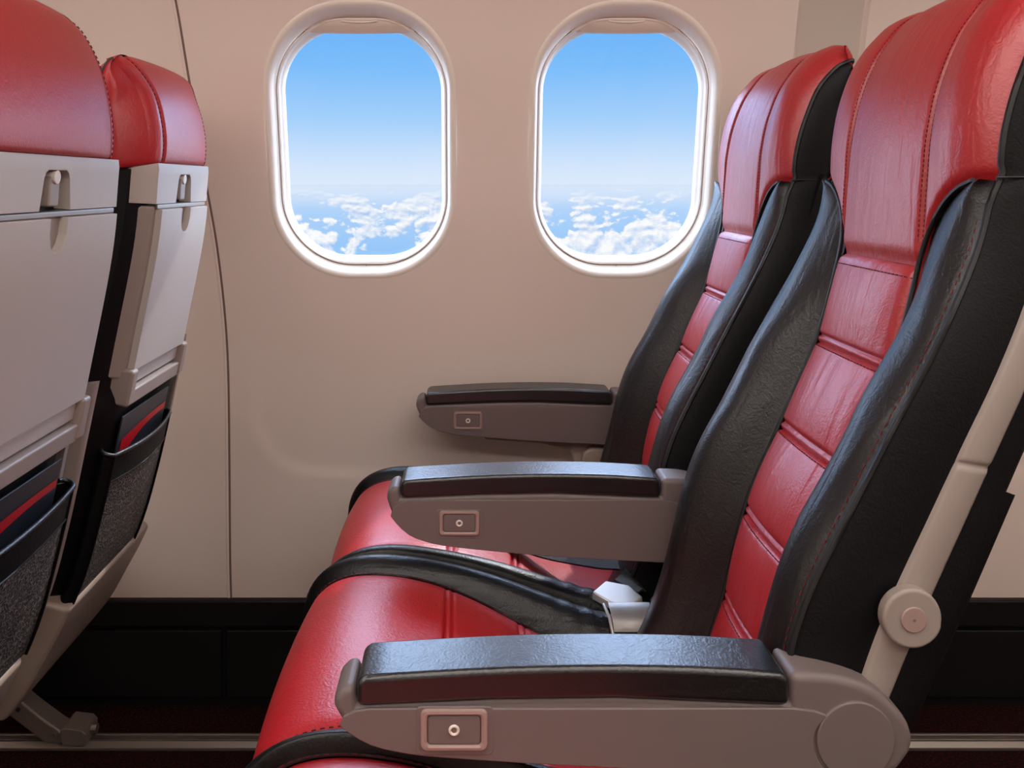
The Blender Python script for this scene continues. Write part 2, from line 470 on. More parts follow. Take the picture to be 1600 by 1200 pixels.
def build_window(i, cx, cz):
    root = bpy.data.objects.new('window_%d' % i, None); C.objects.link(root); struct(root)
    py = wall_y(cx, cz)
    root.location = (cx, py, cz)
    root.empty_display_size = 0.05
    slope = (float(np.interp(cz + 0.2, WZ[:, 1], WZ[:, 0])) - float(np.interp(cz - 0.2, WZ[:, 1], WZ[:, 0]))) / 0.4
    def ring(hw, hh, r, off, flat):
        out = []
        for x, z in loop_pts(0, 0, hw, hh, r):
            yw = wall_y(cx + x, cz + z) - py; yf = slope * z
            out.append((x, yw * (1 - flat) + yf * flat + off, z))
        return out + [out[0]]
    # flared reveal: rolls off the wall, runs in to a step, then to the pane seat
    sec = [(OW + 0.012, OH + 0.012, OR + 0.008, 0.0005, 0.0), (OW + 0.008, OH + 0.008, OR + 0.006, -0.0025, 0.0), (OW + 0.003, OH + 0.003, OR + 0.002, -0.0015, 0.1),
           (OW - 0.001, OH - 0.002, OR - 0.002, 0.004, 0.3), (OW - 0.004, OH - 0.007, OR - 0.006, 0.016, 0.8), (OW - 0.006, OH - 0.012, OR - 0.010, 0.026, 1.0)]
    grid('reveal', [ring(*s) for s in sec], M['reveal'], root)
    grid('gasket', [ring(OW - 0.006, OH - 0.012, OR - 0.010, 0.0262, 1), ring(OW - 0.0075, OH - 0.0135, OR - 0.0115, 0.0285, 1), ring(OW - 0.0085, OH - 0.0145, OR - 0.0125, 0.0285, 1)], M['seam'], root)
    sec = [(OW - 0.0085, OH - 0.0145, OR - 0.0125, 0.026, 1), (OW - 0.010, OH - 0.0165, OR - 0.015, 0.0245, 1), (OW - 0.012, OH - 0.020, OR - 0.019, 0.027, 1),
           (OW - 0.0125, OH - 0.022, OR - 0.021, 0.034, 1), (OW - 0.013, OH - 0.023, OR - 0.023, 0.036, 1), (PW + 0.002, PH + 0.005, PR + 0.004, 0.040, 1), (PW, PH, PR, 0.046, 1), (PW, PH, PR, 0.060, 1)]
    grid('pane_frame', [ring(*s) for s in sec], M['reveal'], root)
    bm = bmesh.new()
    r = ring(PW + 0.006, PH + 0.006, PR + 0.004, 0.058, 1)[:-1]
    a = [bm.verts.new(p) for p in r]; b = [bm.verts.new((p[0], p[1] + 0.004, p[2])) for p in r]
    bm.faces.new(a); bm.faces.new(list(reversed(b)))
    for k in range(len(a)): bm.faces.new((a[k], b[k], b[(k + 1) % len(a)], a[(k + 1) % len(a)]))
    from_bm('pane', bm, M['glass'], root)
    # the raised shade: its lower edge and lip show at the top of the opening
    bm = bmesh.new(); rows = []
    for v in np.linspace(0, 1, 10):
        row = []
        for u in np.linspace(-1, 1, 33):
            zb = PH - 0.010 + 0.004 * u * u
            x = u * 0.128
            lo = zb; hi = OH + 0.004
            z = lo + (hi - lo) * v
            lim = OW - 0.009
            y = slope * z + 0.028 - 0.004 * math.sin(math.pi * min(1, v * 1.6)) * (1 - u * u)
            row.append((max(-lim, min(lim, x)), y, z))
        rows.append(row)
    grid_into(bm, rows)
    grid_into(bm, [[(p[0], p[1] + 0.012, p[2]) for p in rows[0]], rows[0]])
    from_bm('shade', bm, M['shade'], root, 50)
    pts = [(u * 0.034, slope * (PH + 0.009) + 0.0225 + 0.001 * u * u, PH + 0.008 + 0.003 * u * u) for u in np.linspace(-1, 1, 13)]
    tube('shade_handle', pts, 0.0013, M['reveal'], root)
    tube('drain_dot', [(0.0, slope * (-OH + 0.012) + 0.0255, -OH + 0.0125), (0.0, slope * (-OH + 0.012) + 0.0225, -OH + 0.0125)], 0.0012, M['seam'], root)


for k, (a, b) in enumerate(WIN): build_window(k + 1, a, b)

# kick panel along the foot of the sidewall
kick = bpy.data.objects.new('baseboard_right', None); C.objects.link(kick); struct(kick); kick.location = (0, 1.69, 0)
box('top_band', -2.6, 2.6, -0.004, 0.05, 0.166, 0.2185, M['kick'], kick, 0.004)
box('back_board', -2.6, 2.6, 0.012, 0.05, 0.0, 0.168, M['kick'], kick)
xk = -0.487
for a, b in ((-2.6, -1.345), (-1.335, xk - 0.005), (xk + 0.005, 0.37), (0.38, 1.23), (1.24, 2.6)):
    box('kick_plate', a, b, 0.0, 0.02, 0.022, 0.157, M['kick'], kick, 0.003)

struct(box('floor', -2.6, 2.6, -2.0, 1.76, -0.03, 0.0, M['carpet']))
struct(box('ceiling', -2.6, 2.6, -2.0, 1.40, 1.95, 1.98, M['ceil']))
struct(grid('wall_left', [[(x, -float(np.interp(z, WZ[:, 1], WZ[:, 0])) - 0.25, z) for x in (-2.6, 0, 2.6)] for z in np.linspace(-0.02, 1.85, 30)], M['wall']))
struct(grid('trim_4', [[(x, y, z) for x in (-2.6, 2.6)] for y, z in ((1.30, 1.835), (1.28, 1.95))], M['ceil']))
struct(grid('trim_5', [[(x, y, z) for x in (-2.6, 2.6)] for y, z in ((-1.53, 1.84), (-1.50, 1.95))], M['ceil']))
struct(box('wall_front', -2.63, -2.6, -2.0, 1.76, -0.02, 1.97, M['wall']))
struct(box('wall_back', 2.6, 2.63, -2.0, 1.76, -0.02, 1.97, M['wall']))
for k, yy in enumerate((-0.75, 0.15)):
    lo = box('ceiling_light', -2.2, 2.2, yy - 0.11, yy + 0.11, 1.925, 1.95, M['lamp'], None, 0.004)
    lo['label'] = ('long warm white ceiling light over the aisle', 'long warm white ceiling light above the middle and window seats')[k]
    lo['category'] = 'light'

# seat rail let into the floor
rail = thing('seat_rail', 'dull aluminium seat rail running along the dark red carpet', 'rail', (0, 1.585, 0))
bm = bmesh.new()
prism_into(bm, [(-0.020, 0.0), (0.020, 0.0), (0.020, 0.006), (0.012, 0.013), (0.007, 0.013), (0.006, 0.004), (-0.006, 0.004), (-0.007, 0.013), (-0.012, 0.013), (-0.020, 0.006)], -2.58, 2.58, lambda x, y, z: (y, x, z))
from_bm('track', bm, M['alu'], rail, 30, 0.001, 2)


# ------------------------------------------------------------------ seats
# backrest section in its own frame: x to the rear, z up, origin at the hinge (drawn for the reclined back row)
PF = curve([(-0.045, -0.02), (-0.020, 0.03), (0.009, 0.115), (0.035, 0.220), (0.074, 0.313), (0.117, 0.413), (0.145, 0.518), (0.156, 0.59), (0.162, 0.64), (0.172, 0.69), (0.189, 0.737), (0.215, 0.773), (0.245, 0.789), (0.258, 0.790)], 400)
PB = curve([(-0.118, -0.126), (-0.077, -0.092), (-0.040, -0.050), (-0.006, -0.010), (0.033, 0.045), (0.070, 0.115), (0.112, 0.205), (0.172, 0.343), (0.232, 0.485), (0.266, 0.593)], 300)
PT = curve([(0.262, 0.599), (0.271, 0.602), (0.279, 0.63), (0.283, 0.665), (0.283, 0.705), (0.278, 0.742), (0.270, 0.772), (0.258, 0.790)], 200)
HINGE = 0.46
WH = 0.163                    # half width at the headrest
WR = 0.134                    # half width at the rear of the headrest
PNL = 0.085                   # half width of the red panel


def prof(P, z):
    """point and outward normal of a section at height z (monotonic part)"""
    k = int(np.argmax(P[:, 1])) + 1
    x = float(np.interp(z, P[:k, 1], P[:k, 0]))
    e = 0.004
    dx = float(np.interp(z + e, P[:k, 1], P[:k, 0])) - float(np.interp(z - e, P[:k, 1], P[:k, 0]))
    return x, dx / (2 * e)


def front_at(t):
    """t in 0..1 along PF -> x, z, nx, nz (normal towards the sitter)"""
    f = t * (len(PF) - 1); i = min(int(f), len(PF) - 2); u = f - i
    p = PF[i] * (1 - u) + PF[i + 1] * u
    j0, j1 = max(0, i - 4), min(len(PF) - 1, i + 5)
    d = PF[j1] - PF[j0]; d = d / np.linalg.norm(d)
    return p[0], p[1], -d[1], d[0]


def t_of_z(z):
    k = int(np.argmax(PF[:, 1]))
    return float(np.interp(z, PF[:k, 1], np.arange(k))) / (len(PF) - 1)


def zb_head(ay):
    if ay <= PNL: return 0.512
    return 0.510 + 0.085 * math.sqrt(max(0.0, 1 - ((WH - ay) / (WH - PNL)) ** 2))


def yin_bolster(z):
    if z <= 0.511: return PNL
    return WH - (WH - PNL) * math.sqrt(max(0.0, 1 - ((z - 0.510) / 0.085) ** 2))


def w_torso(z): return WH + 0.014 * (1 - sstep(0.40, 0.595, z))
def e_off(z): return 0.040 - 0.010 * sstep(0.18, 0.40, z) - 0.040 * sstep(0.36, 0.60, z)   # how far the outer seam stands forward


SEAMS = [0.022, 0.116, 0.214, 0.311, 0.410]
G = lambda d, w: math.exp(-(d / w) ** 2)


class Seat:
    def __init__(s, name, label, hx, yc, theta=0.0, drop=0.0, wrap=0.75, hwc=0.205, cyo=0.0, cxo=0.0, group=None, wr=0.134, yl=0.0, hs=0.84, py=0.0, bwk=1.0):
        s.hx, s.yc, s.th, s.drop, s.wrap = hx, yc, theta, drop, wrap
        s.root = thing(name, label, 'seat', (hx, yc, 0), group)
        s.c, s.sn = math.cos(theta), math.sin(theta)
        s.cxo = cxo; s.py = py; s.bwk = bwk; s.hwc, s.cyo, s.wr, s.yl, s.hs = hwc, cyo, wr, yl, hs

    def B(s, x, y, z):
        """back frame -> seat local"""
        if s.th and z > 0.593: z = 0.593 + (z - 0.593) * s.hs
        return (x * s.c - z * s.sn, y, HINGE - s.drop + z * s.c + x * s.sn)

    def W(s, X, Y, Z): return (X - s.hx, Y - s.yc, Z)

    # ---- front of the backrest
    def fr(s, y, t, h):
        x, z, nx, nz = front_at(t)
        return s.B(x + nx * h, y, z + nz * h)

    def backrest(s):
        r = s.root
        cols = sorted(set(np.round(np.r_[np.linspace(-WH, WH, 41), [sg * (0.083 + d) for sg in (-1, 1) for d in (-0.012, -0.008, -0.005, -0.0025, 0, 0.0025, 0.005, 0.008, 0.012)], [sg * (WH - d) for sg in (-1, 1) for d in (0.001, 0.003, 0.006, 0.01)]], 5)))
        rows = []
        vs = np.r_[np.linspace(0, 0.12, 14), np.linspace(0.14, 1, 44)]
        def hh(y, v, t):
            a = abs(y)
            h = -(0.017 + 0.010 * sstep(0.0, 0.5, v) - (0.016 * sstep(0.80, 1.0, v) if s.th else 0.0)) * (a / WH) ** 9 + 0.005 * math.cos(min(1, a / 0.083) * math.pi / 2) + (0.004 * math.sin(max(0, (a - 0.083) / (WH - 0.083)) * math.pi) if a > 0.083 else 0)
            h -= 0.006 * G(a - 0.083, 0.0035)
            h -= 0.006 * G(v, 0.03)
            h += 0.006 * math.sin(math.pi * min(1, v * 1.3))
            return h
        s.hh = hh
        for v in vs:
            row = []
            for y in cols:
                t0 = t_of_z(zb_head(abs(y))); t = t0 + (1 - t0) * v
                row.append(s.fr(y, t, hh(y, v, t)))
            rows.append(row)
        grid('headrest_cover', rows, M['red'], r)
        # stitch lines down the headrest
        for sg in (-1, 1):
            for d in (-0.0045, 0.0045):
                dashes('stitching', [s.fr(sg * (0.083) + d, t_of_z(0.52) + (1 - t_of_z(0.52)) * v, hh(sg * 0.083 + d, v, 0) + 0.0004) for v in np.linspace(0.02, 0.97, 60)], 0.0005, 0.0028, 0.0020, M['dstitch'], r)
        # red middle panel with cross seams
        zs = set(np.linspace(-0.02, 0.512, 90))
        for q in SEAMS:
            zs |= {q + d for d in (-0.008, -0.005, -0.003, -0.0015, 0, 0.0015, 0.003, 0.0055, 0.008, 0.0095, 0.011, 0.0125, 0.014, 0.017)}
        zs = sorted(z for z in zs if z <= 0.5115) + [0.5119]
        ys = np.unique(np.r_[np.linspace(-PNL, PNL, 25), -PNL + 0.003, PNL - 0.003, -PNL + 0.006, PNL - 0.006])
        def hp(y, z):
            a = abs(y) / PNL
            h = 0.007 * (1 - a * a) - 0.006 * G(1 - a, 0.06)
            cuts = SEAMS + [0.512]
            lo = max([q for q in cuts if q <= z], default=-0.07); hi = min([q for q in cuts if q > z], default=0.512)
            u = min(1.0, max(0.0, (z - lo - 0.004) / (hi - lo - 0.004)))
            h += 0.006 * math.sin(math.pi * u) ** 0.6 * (1 - a ** 4)
            for q in SEAMS: h -= 0.004 * G(z - q, 0.002) + 0.0035 * G(z - q - 0.009, 0.002)
            h -= 0.006 * G(z - 0.512, 0.004)
            return h
        grid('centre_panel', [[s.fr(y, t_of_z(z), hp(y, z)) for y in ys] for z in zs], M['red'], r)
        for q in SEAMS[1:] + [0.503]:
            dashes('stitching', [s.fr(y, t_of_z(q - 0.003), hp(y, q - 0.003) + 0.0005) for y in np.linspace(-PNL + 0.004, PNL - 0.004, 20)], 0.0007, 0.0035, 0.0025, M['dstitch'], r)
        # black bolsters either side
        zs = np.r_[np.linspace(-0.02, 0.50, 60), np.linspace(0.508, 0.5948, 26)]
        us = np.r_[0, 0.02, 0.05, np.linspace(0.09, 0.93, 20), 0.96, 0.985, 1.0]
        def hb(u, z, wid):
            E = e_off(z); Bm = (E + 0.012) * min(1, wid / 0.05)
            ph = 0.0022 * math.sin(z * 34 + 3 * u) * math.sin(z * 15 + 1) * math.sin(math.pi * u)   # soft folds
            up = -0.006 + (Bm + 0.006) * math.sin(math.pi / 2 * min(1, u / 0.62)) ** 1.15
            if u > 0.62: up = Bm - (Bm - E * min(1, wid / 0.05) + (0.018 * (1 - min(1, wid / 0.05)))) * ((u - 0.62) / 0.38) ** 2.2
            return up + ph * min(1, wid / 0.06)
        s.hb = hb
        for sg in (-1, 1):
            rows = []
            for z in zs:
                yi, yo = yin_bolster(z), w_torso(z)
                row = []
                for u in us:
                    y = yi + (yo - yi) * u
                    row.append(s.fr(sg * y, t_of_z(z), hb(u, z, yo - yi)))
                rows.append(row)
            grid('bolster', rows, M['black'], r, flip=(sg < 0))
            # piping between bolster and red leather, then along the outer seam up over the headrest
            inner = [s.fr(sg * yin_bolster(z), t_of_z(z), -0.001) for z in np.r_[np.linspace(-0.01, 0.505, 40), np.linspace(0.512, 0.594, 16)]]
            tube('piping', inner, 0.0024, M['piping'], r, 6)
            outer = [s.fr(sg * (w_torso(z) + 0.001), t_of_z(z), hb(1, z, w_torso(z) - yin_bolster(z)) - 0.001) for z in np.linspace(-0.01, 0.585, 50)]
            t0 = t_of_z(0.595)
            outer += [s.fr(sg * (WH + 0.001), t0 + (1 - t0) * v, hh(WH, v, 0) + 0.0005) for v in np.linspace(0.03, 0.99, 30)]
            tube('piping', outer, 0.003, M['piping'], r, 6)
            st = [s.fr(sg * (w_torso(z) - 0.004), t_of_z(z), hb(0.955, z, w_torso(z) - yin_bolster(z)) + 0.0006) for z in np.linspace(0.0, 0.57, 60)]
            dashes('stitching', st, 0.0005, 0.004, 0.004, M['stitch'], r)
            # side of the backrest, black leather
            rows = []
            for z in np.linspace(0.0, 0.593, 50):
                x, zz, nx, nz = front_at(t_of_z(z)); h = hb(1, z, w_torso(z) - yin_bolster(z))
                f = np.array([x + nx * h, z + nz * h]); b = np.array([prof(PB, z)[0] - 0.02, z])
                rows.append([s.B(*( (f + (b - f) * k)[0], sg * (w_torso(z) + 0.010 * math.sin(math.pi * min(1, k * 1.05)) ** 0.7), (f + (b - f) * k)[1])) for k in np.linspace(0, 1, 14)])
            vt = np.linspace(0, 1, 40)
            tt = np.linspace(0, 1, 40)
            for v in (vt[1:] if s.wrap > 0.01 else ()):
                t = t0 + (1 - t0) * v; x, z, nx, nz = front_at(t); h = hh(WH, v, t)
                f = np.array([x + nx * h, z + nz * h]); b = PT[int(round(v * (len(PT) - 1)))]
                dv = np.array([0.235, min(0.70, b[1])]) - b; b = b + dv / np.linalg.norm(dv) * 0.040
                rows.append([s.B(*((f + (b - f) * k)[0], sg * (WH + 0.007 * math.sin(math.pi * k) ** 0.6), (f + (b - f) * k)[1])) for k in np.linspace(0, 1, 14)])
            grid('side_leather', rows, M['black_plain'], r, flip=(sg > 0))
            k = 6
            tube('piping', [s.B(prof(PF, 0.593)[0] + (0.266 - prof(PF, 0.593)[0]) * q, sg * (WH + 0.0085 * math.sin(math.pi * min(1, q)) ** 0.6), 0.596) for q in np.linspace(0.10, 0.72, 12)], 0.0009, M['piping'], r, 6)

    # ---- back of the backrest
    def rear(s, y, z, off):
        x, sl = prof(PB, z); L = math.hypot(1, sl)
        return s.B(x + off / L, y, z - off * sl / L)

    def slab(s, name, z0, z1, hw, o0, o1, mat, bevel=0.003, y0=None, n=8, parent=None, hf=None):
        bm = bmesh.new(); ya, yb = (-hw, hw) if y0 is None else (y0, hw)
        fa, fb = (ya, yb) if hf is None else (-hf, hf)
        L = []
        for z in np.linspace(z0, z1, n):
            L.append([bm.verts.new(s.rear(y, z, o)) for y, o in ((fa, o0), (fb, o0), (yb, o1), (ya, o1))])
        for a, b in zip(L, L[1:]):
            for i in range(4): bm.faces.new((a[i], a[(i + 1) % 4], b[(i + 1) % 4], b[i]))
        bm.faces.new(list(reversed(L[0]))); bm.faces.new(L[-1])
        return from_bm(name, bm, mat, parent or s.root, 35, bevel)

    def back(s):
        r = s.root
        WR = s.wr; SE = WR - 0.028
        # red rear cover of the headrest, wrapping round to the sides
        yc = np.unique(np.round(np.r_[np.linspace(-WR, WR, 31), [sg * (SE + d) for sg in (-1, 1) for d in (-0.006, -0.003, 0, 0.003, 0.006)], [sg * (WR - d) for sg in (-1, 1) for d in (0.001, 0.003, 0.006, 0.010)]], 5))
        rows = []; n = len(PT)
        t0 = t_of_z(0.595)
        edge = []
        for j in np.linspace(0, n - 1, 44):
            j = int(j); v = j / (n - 1)
            a, b = PT[max(0, j - 2)], PT[min(n - 1, j + 2)]; d = (b - a) / np.linalg.norm(b - a); nx, nz = d[1], -d[0]
            if PT[j][1] < 0.63: nx, nz = 1.0, 0.0
            ks = 1 + (WH / WR - 1) * sstep(0.70, 0.79, PT[j][1]) ** 2
            x, z, fx, fz = front_at(t0 + (1 - t0) * v); h = s.hh(WH, v, 0)
            f = np.array([x + fx * h, z + fz * h])
            row = []
            def wrapside(sg):
                out = []
                dv = np.array([0.235, min(0.70, PT[j][1])]) - PT[j]; p = PT[j] + dv / np.linalg.norm(dv) * 0.032
                for k in np.linspace(s.wrap, 0.97, 6):
                    q = f + (p - f) * k
                    out.append(s.B(q[0], sg * (WH + 0.0022 + 0.007 * math.sin(math.pi * k) ** 0.6), q[1]))
                return out
            row += wrapside(-1)
            for y in yc:
                a_ = abs(y)
                h2 = -0.014 * (a_ / WR) ** 10 + 0.006 * (1 - (a_ / WR) ** 2) - 0.004 * G(a_ - SE, 0.003)
                row.append(s.B(PT[j][0] + nx * h2, y * ks, PT[j][1] + nz * h2))
            row += list(reversed(wrapside(1)))
            rows.append(row)
        grid('headrest_back', rows, M['red_plain'], r)
        for sg in (-1, 1):
            pts = []
            for j in np.linspace(4, n - 3, 40):
                j = int(j); a, b = PT[j - 2], PT[min(n - 1, j + 2)]; d = (b - a) / np.linalg.norm(b - a)
                q = PT[j] + np.array([d[1], -d[0]]) * (-0.0022 + 0.006 * (1 - (SE / WR) ** 2))
                pts.append(s.B(q[0], sg * (SE + 0.0025) * (1 + (WH / WR - 1) * sstep(0.70, 0.79, PT[j][1]) ** 2), q[1]))
            dashes('stitching', pts, 0.0008, 0.004, 0.003, M['dstitch'], r)
        # plastic latch panel with its recess and the tray latch
        lp = s.slab('latch_panel', 0.541, 0.5985, WR - 0.008, -0.030, 0.006, M['tray'], 0.006, hf=WR + 0.016)
        zc = 0.566
        def shape(pts, o0, o1):
            bm = bmesh.new()
            a = [bm.verts.new(s.rear(y + s.yl, z, o0)) for y, z in pts]; b = [bm.verts.new(s.rear(y + s.yl, z, o1)) for y, z in pts]
            bm.faces.new(a); bm.faces.new(list(reversed(b))); m = len(pts)
            for i in range(m): bm.faces.new((a[i], b[i], b[(i + 1) % m], a[(i + 1) % m]))
            return bm
        trap = [(-0.037, 0.530), (0.037, 0.530), (0.029, 0.575), (0.026, 0.581), (0.020, 0.584), (-0.020, 0.584), (-0.026, 0.581), (-0.029, 0.575)]
        cut(lp, from_bm('cutter', shape(trap, -0.014, 0.03), M['tray'], r))
        lt = from_bm('latch', shape([(-0.011, 0.545), (0.011, 0.545), (0.011, 0.572), (0.006, 0.579), (-0.006, 0.579), (-0.011, 0.572)], -0.0145, 0.004), M['grey'], r, 40, 0.0025)
        from_bm('latch_pin', shape(disc_poly(0.0, 0.5765, 0.0075, 14), -0.014, 0.0062), M['white'], r, 40, 0.001)
        # tray table folded up against its surround
        s.slab('tray_surround', 0.300, 0.538, WR - 0.008, -0.026, 0.002, M['grey'], 0.004, n=14, hf=WR + 0.008)
        tr = s.slab('tray_table', 0.312, 0.5335, WR - 0.018, -0.004, 0.012, M['tray'], 0.004, n=14)
        slot = [(-0.020, 0.545), (-0.019, 0.516), (-0.014, 0.504), (-0.006, 0.498), (0.006, 0.498), (0.014, 0.504), (0.019, 0.516), (0.020, 0.545)]
        cut(tr, from_bm('cutter', shape(slot, 0.001, 0.05), M['tray'], r))
        s.slab('tray_bar', 0.5335, 0.5405, WR - 0.014, -0.01, 0.006, M['alu'], 0.002, n=3)
        # ledge below the tray, in two steps, with end caps
        s.slab('ledge', 0.262, 0.284, WR - 0.012, -0.03, 0.014, M['grey'], 0.003, n=3)
        s.slab('ledge_step', 0.287, 0.308, WR - 0.012, -0.03, 0.006, M['tray'], 0.003, n=3)
        for sg in (-1, 1):
            a, b = sorted((sg * (WR - 0.028), sg * (WR - 0.006)))
            s.slab('end_cap', 0.264, 0.314, b, -0.03 if s.th else -0.015, 0.017, M['grey'], 0.005, y0=a, n=3)
        # black leather back behind the pocket
        grid('back_leather', [[s.rear(y, z, 0.003 - 0.016 * sstep(0.262, 0.29, z) - 0.045 * max(0.0, (abs(y) - 0.125) / 0.05)) for y in np.linspace(-0.176, 0.176, 15)] for z in np.linspace(0.0, 0.588, 44)], M['black_plain'], r)
        PK = WR - 0.014; PY = s.py
        # seat pocket: leather band with a rolled rim, netting below, gussets at the sides
        pk = grid('pocket', [[s.rear(y + PY, z, 0.018 + 0.012 * (1 - (y / PK) ** 2) * sstep(0.0, 0.2, z)) for y in np.linspace(-PK, PK, 21)] for z in np.linspace(0.168, 0.2046, 5)], M['black_plain'], r)
        po = lambda y, z: 0.018 + 0.012 * (1 - (y / PK) ** 2) * sstep(0.0, 0.2, z)
        grid('netting', [[s.rear(y + PY, z, po(y, z) - 0.0015) for y in np.linspace(-(PK - 0.001), (PK - 0.001), 21)] for z in np.linspace(0.012, 0.169, 16)], M['net'], pk)
        rim = [s.rear(y + PY, 0.2046, po(y, 0.2046)) for y in np.linspace(-PK, PK, 31)]
        for sg in (-1, 1):
            hook = [s.rear(PY + sg * (PK + 0.010 * math.sin(a)), 0.2046 + 0.004 * math.sin(a * 0.5), 0.018 - 0.010 * (1 - math.cos(a))) for a in np.linspace(0.2, 3.0, 10)]
            rim = rim + hook if sg > 0 else list(reversed(hook)) + rim
        tube('pocket_rim', rim, 0.0032, M['black'], pk, 8)
        tube('pocket_hem', [s.rear(y + PY, 0.168, po(y, 0.168) + 0.0005) for y in np.linspace(-PK, PK, 21)], 0.0014, M['piping'], pk, 6)
        for sg in (-1, 1):
            grid('gusset', [[s.rear(PY + sg * (PK + 0.012 * math.sin(math.pi * k)), z, 0.018 * (1 - k) - 0.003 * k) for k in np.linspace(0, 1, 7)] for z in np.linspace(0.012, 0.2046, 14)], M['black_plain'], pk)
            tube('gusset_edge', [s.rear(PY + sg * PK, z, 0.0185) for z in np.linspace(0.012, 0.204, 14)], 0.0022, M['black_plain'], pk, 6)
        s.pocket_off = po
        # lower shell curling forward under the seat
        s.lower = s.slab('lower_shell', -0.122, 0.014, 0.152, -0.070 if s.th else -0.020, 0.022, M['lower'], 0.008, n=14, hf=0.180)
        # side frames
        for sg in (-1, 1):
            bm = bmesh.new(); L = []
            zs = np.unique(np.r_[np.linspace(-0.03, 0.56, 44), 0.352 + np.linspace(-0.008, 0.008, 9)]) if s.th == 0 else np.linspace(0.0, 0.312, 30)
            for z in zs:
                x, zz, nx, nz = front_at(t_of_z(max(z, 0.0))); h = s.hb(1, max(z, 0.0), 0.09)
                f = np.array([x + nx * h, z + nz * h]); b = np.array([prof(PB, z)[0], z])
                fl = 0.0 if s.th == 0 else -0.16 * G(z - 0.29, 0.03)
                ka, kb = 0.50 + fl, 0.76
                if s.th != 0: kb = 0.93
                if z < 0.03: ka = 0.5 - 0.2 * (0.03 - z) / 0.06
                yo = w_torso(min(z, 0.58)) + 0.0148
                dip = 0.0022 * G(z - 0.352, 0.0026)
                pa, pb = f + (b - f) * ka, f + (b - f) * kb
                L.append([bm.verts.new(s.B(pa[0], sg * (yo - 0.012), pa[1])), bm.verts.new(s.B(pa[0] + 0.002, sg * (yo - 0.002 - dip), pa[1])), bm.verts.new(s.B(pa[0] + 0.005, sg * (yo - dip), pa[1])),
                          bm.verts.new(s.B(pb[0] - 0.004, sg * (yo - dip), pb[1])), bm.verts.new(s.B(pb[0] - 0.001, sg * (yo - 0.002 - dip), pb[1])), bm.verts.new(s.B(pb[0], sg * (yo - 0.014), pb[1]))])
            for a, b in zip(L, L[1:]):
                for i in range(5): bm.faces.new((a[i], a[i + 1], b[i + 1], b[i]))
                bm.faces.new((a[5], a[0], b[0], b[5]))
            bm.faces.new(L[0]); bm.faces.new(list(reversed(L[-1])))
            from_bm('side_frame', bm, M['grey'], r, 50)
            # rear black edge of the seat back, beside the frame, in two lengths
            for z0, z1, ex in () if s.th else ((-0.02, 0.3325, 0.005), (0.332, 0.56, -0.001)):
                rows = []
                for z in np.linspace(z0, z1, 20):
                    rows.append([s.rear(sg * (0.176 + ex * 0.5 + 0.010 * math.sin(q)), z, -0.040 + (0.044 + ex) * (1 - math.cos(q)) / 2) for q in np.linspace(0, math.pi, 9)])
                grid('edge_leather', rows, M['black_plain'], r)

    def pivot(s, sg, bx=0.078, bz=0.236):
        y = sg * (w_torso(bz) + 0.014)
        def ringp(rad, y0, y1, mat, name, bev):
            bm = bmesh.new(); prism_into(bm, disc_poly(bx, bz, rad, 40), y0, y1, s.B)
            return from_bm(name, bm, mat, s.root, 40, bev)
        # a rounded cap with one flat rear side
        poly = [(bx + 0.0245 * math.cos(a) * (1.0 if math.cos(a - 0.35) < 0.86 else 0.97), bz + 0.0245 * math.sin(a)) for a in np.linspace(0, 2 * math.pi, 40, endpoint=False)]
        bm = bmesh.new(); prism_into(bm, poly, y, y + sg * 0.012, s.B); cap = from_bm('recline_pivot', bm, M['grey'], s.root, 40, 0.003)
        bm = bmesh.new(); prism_into(bm, disc_poly(bx, bz, 0.0105, 32), y, y + sg * 0.0135, s.B); from_bm('pivot_bolt', bm, M['button'], cap, 40, 0.001)
        bm = bmesh.new(); prism_into(bm, disc_poly(bx, bz, 0.0012, 12), y, y + sg * 0.0138, s.B); from_bm('pivot_hole', bm, M['seam'], cap, 40)

    # ---- cushion: profile in world x (relative to the hinge) and z
    CP = curve([(-0.40, 0.37), (-0.455, 0.385), (-0.492, 0.43), (-0.503, 0.478), (-0.492, 0.520), (-0.462, 0.546), (-0.415, 0.556), (-0.35, 0.550), (-0.27, 0.530), (-0.135, 0.483), (0.0, 0.453), (0.03, 0.449)], 260)

    def cushion(s, lift=0.0, tmax=1.0):
        P, hw, r = Seat.CP + np.array([s.cxo, 0.0]), s.hwc, s.root
        n = len(P)
        def at(t):
            f = t * (n - 1); i = min(int(f), n - 2); u = f - i
            p = P[i] * (1 - u) + P[i + 1] * u; d = P[min(n - 1, i + 3)] - P[max(0, i - 3)]; d = d / np.linalg.norm(d)
            return p, np.array([-d[1], d[0]])
        ts = np.linspace(0, tmax, 90)
        crest = 0.43
        def bw(t):   # bolster width
            return s.bwk * (0.020 + 0.016 * sstep(0.20, 0.45, t) + 0.040 * sstep(0.45, 0.95, t))
        def sink(t): return 0.004 + 0.016 * sstep(0.42, 0.75, t)
        xs_seam = (-0.310, -0.215)
        def tz(x):
            k = n // 2; return float(np.interp(x, P[k:, 0], np.arange(k, n))) / (n - 1)
        st = [tz(x) for x in xs_seam]
        tts = np.unique(np.r_[ts, [q + d for q in st for d in (-0.01, -0.006, -0.003, 0, 0.003, 0.006, 0.01, 0.013, 0.016, 0.02)]])
        rows = []
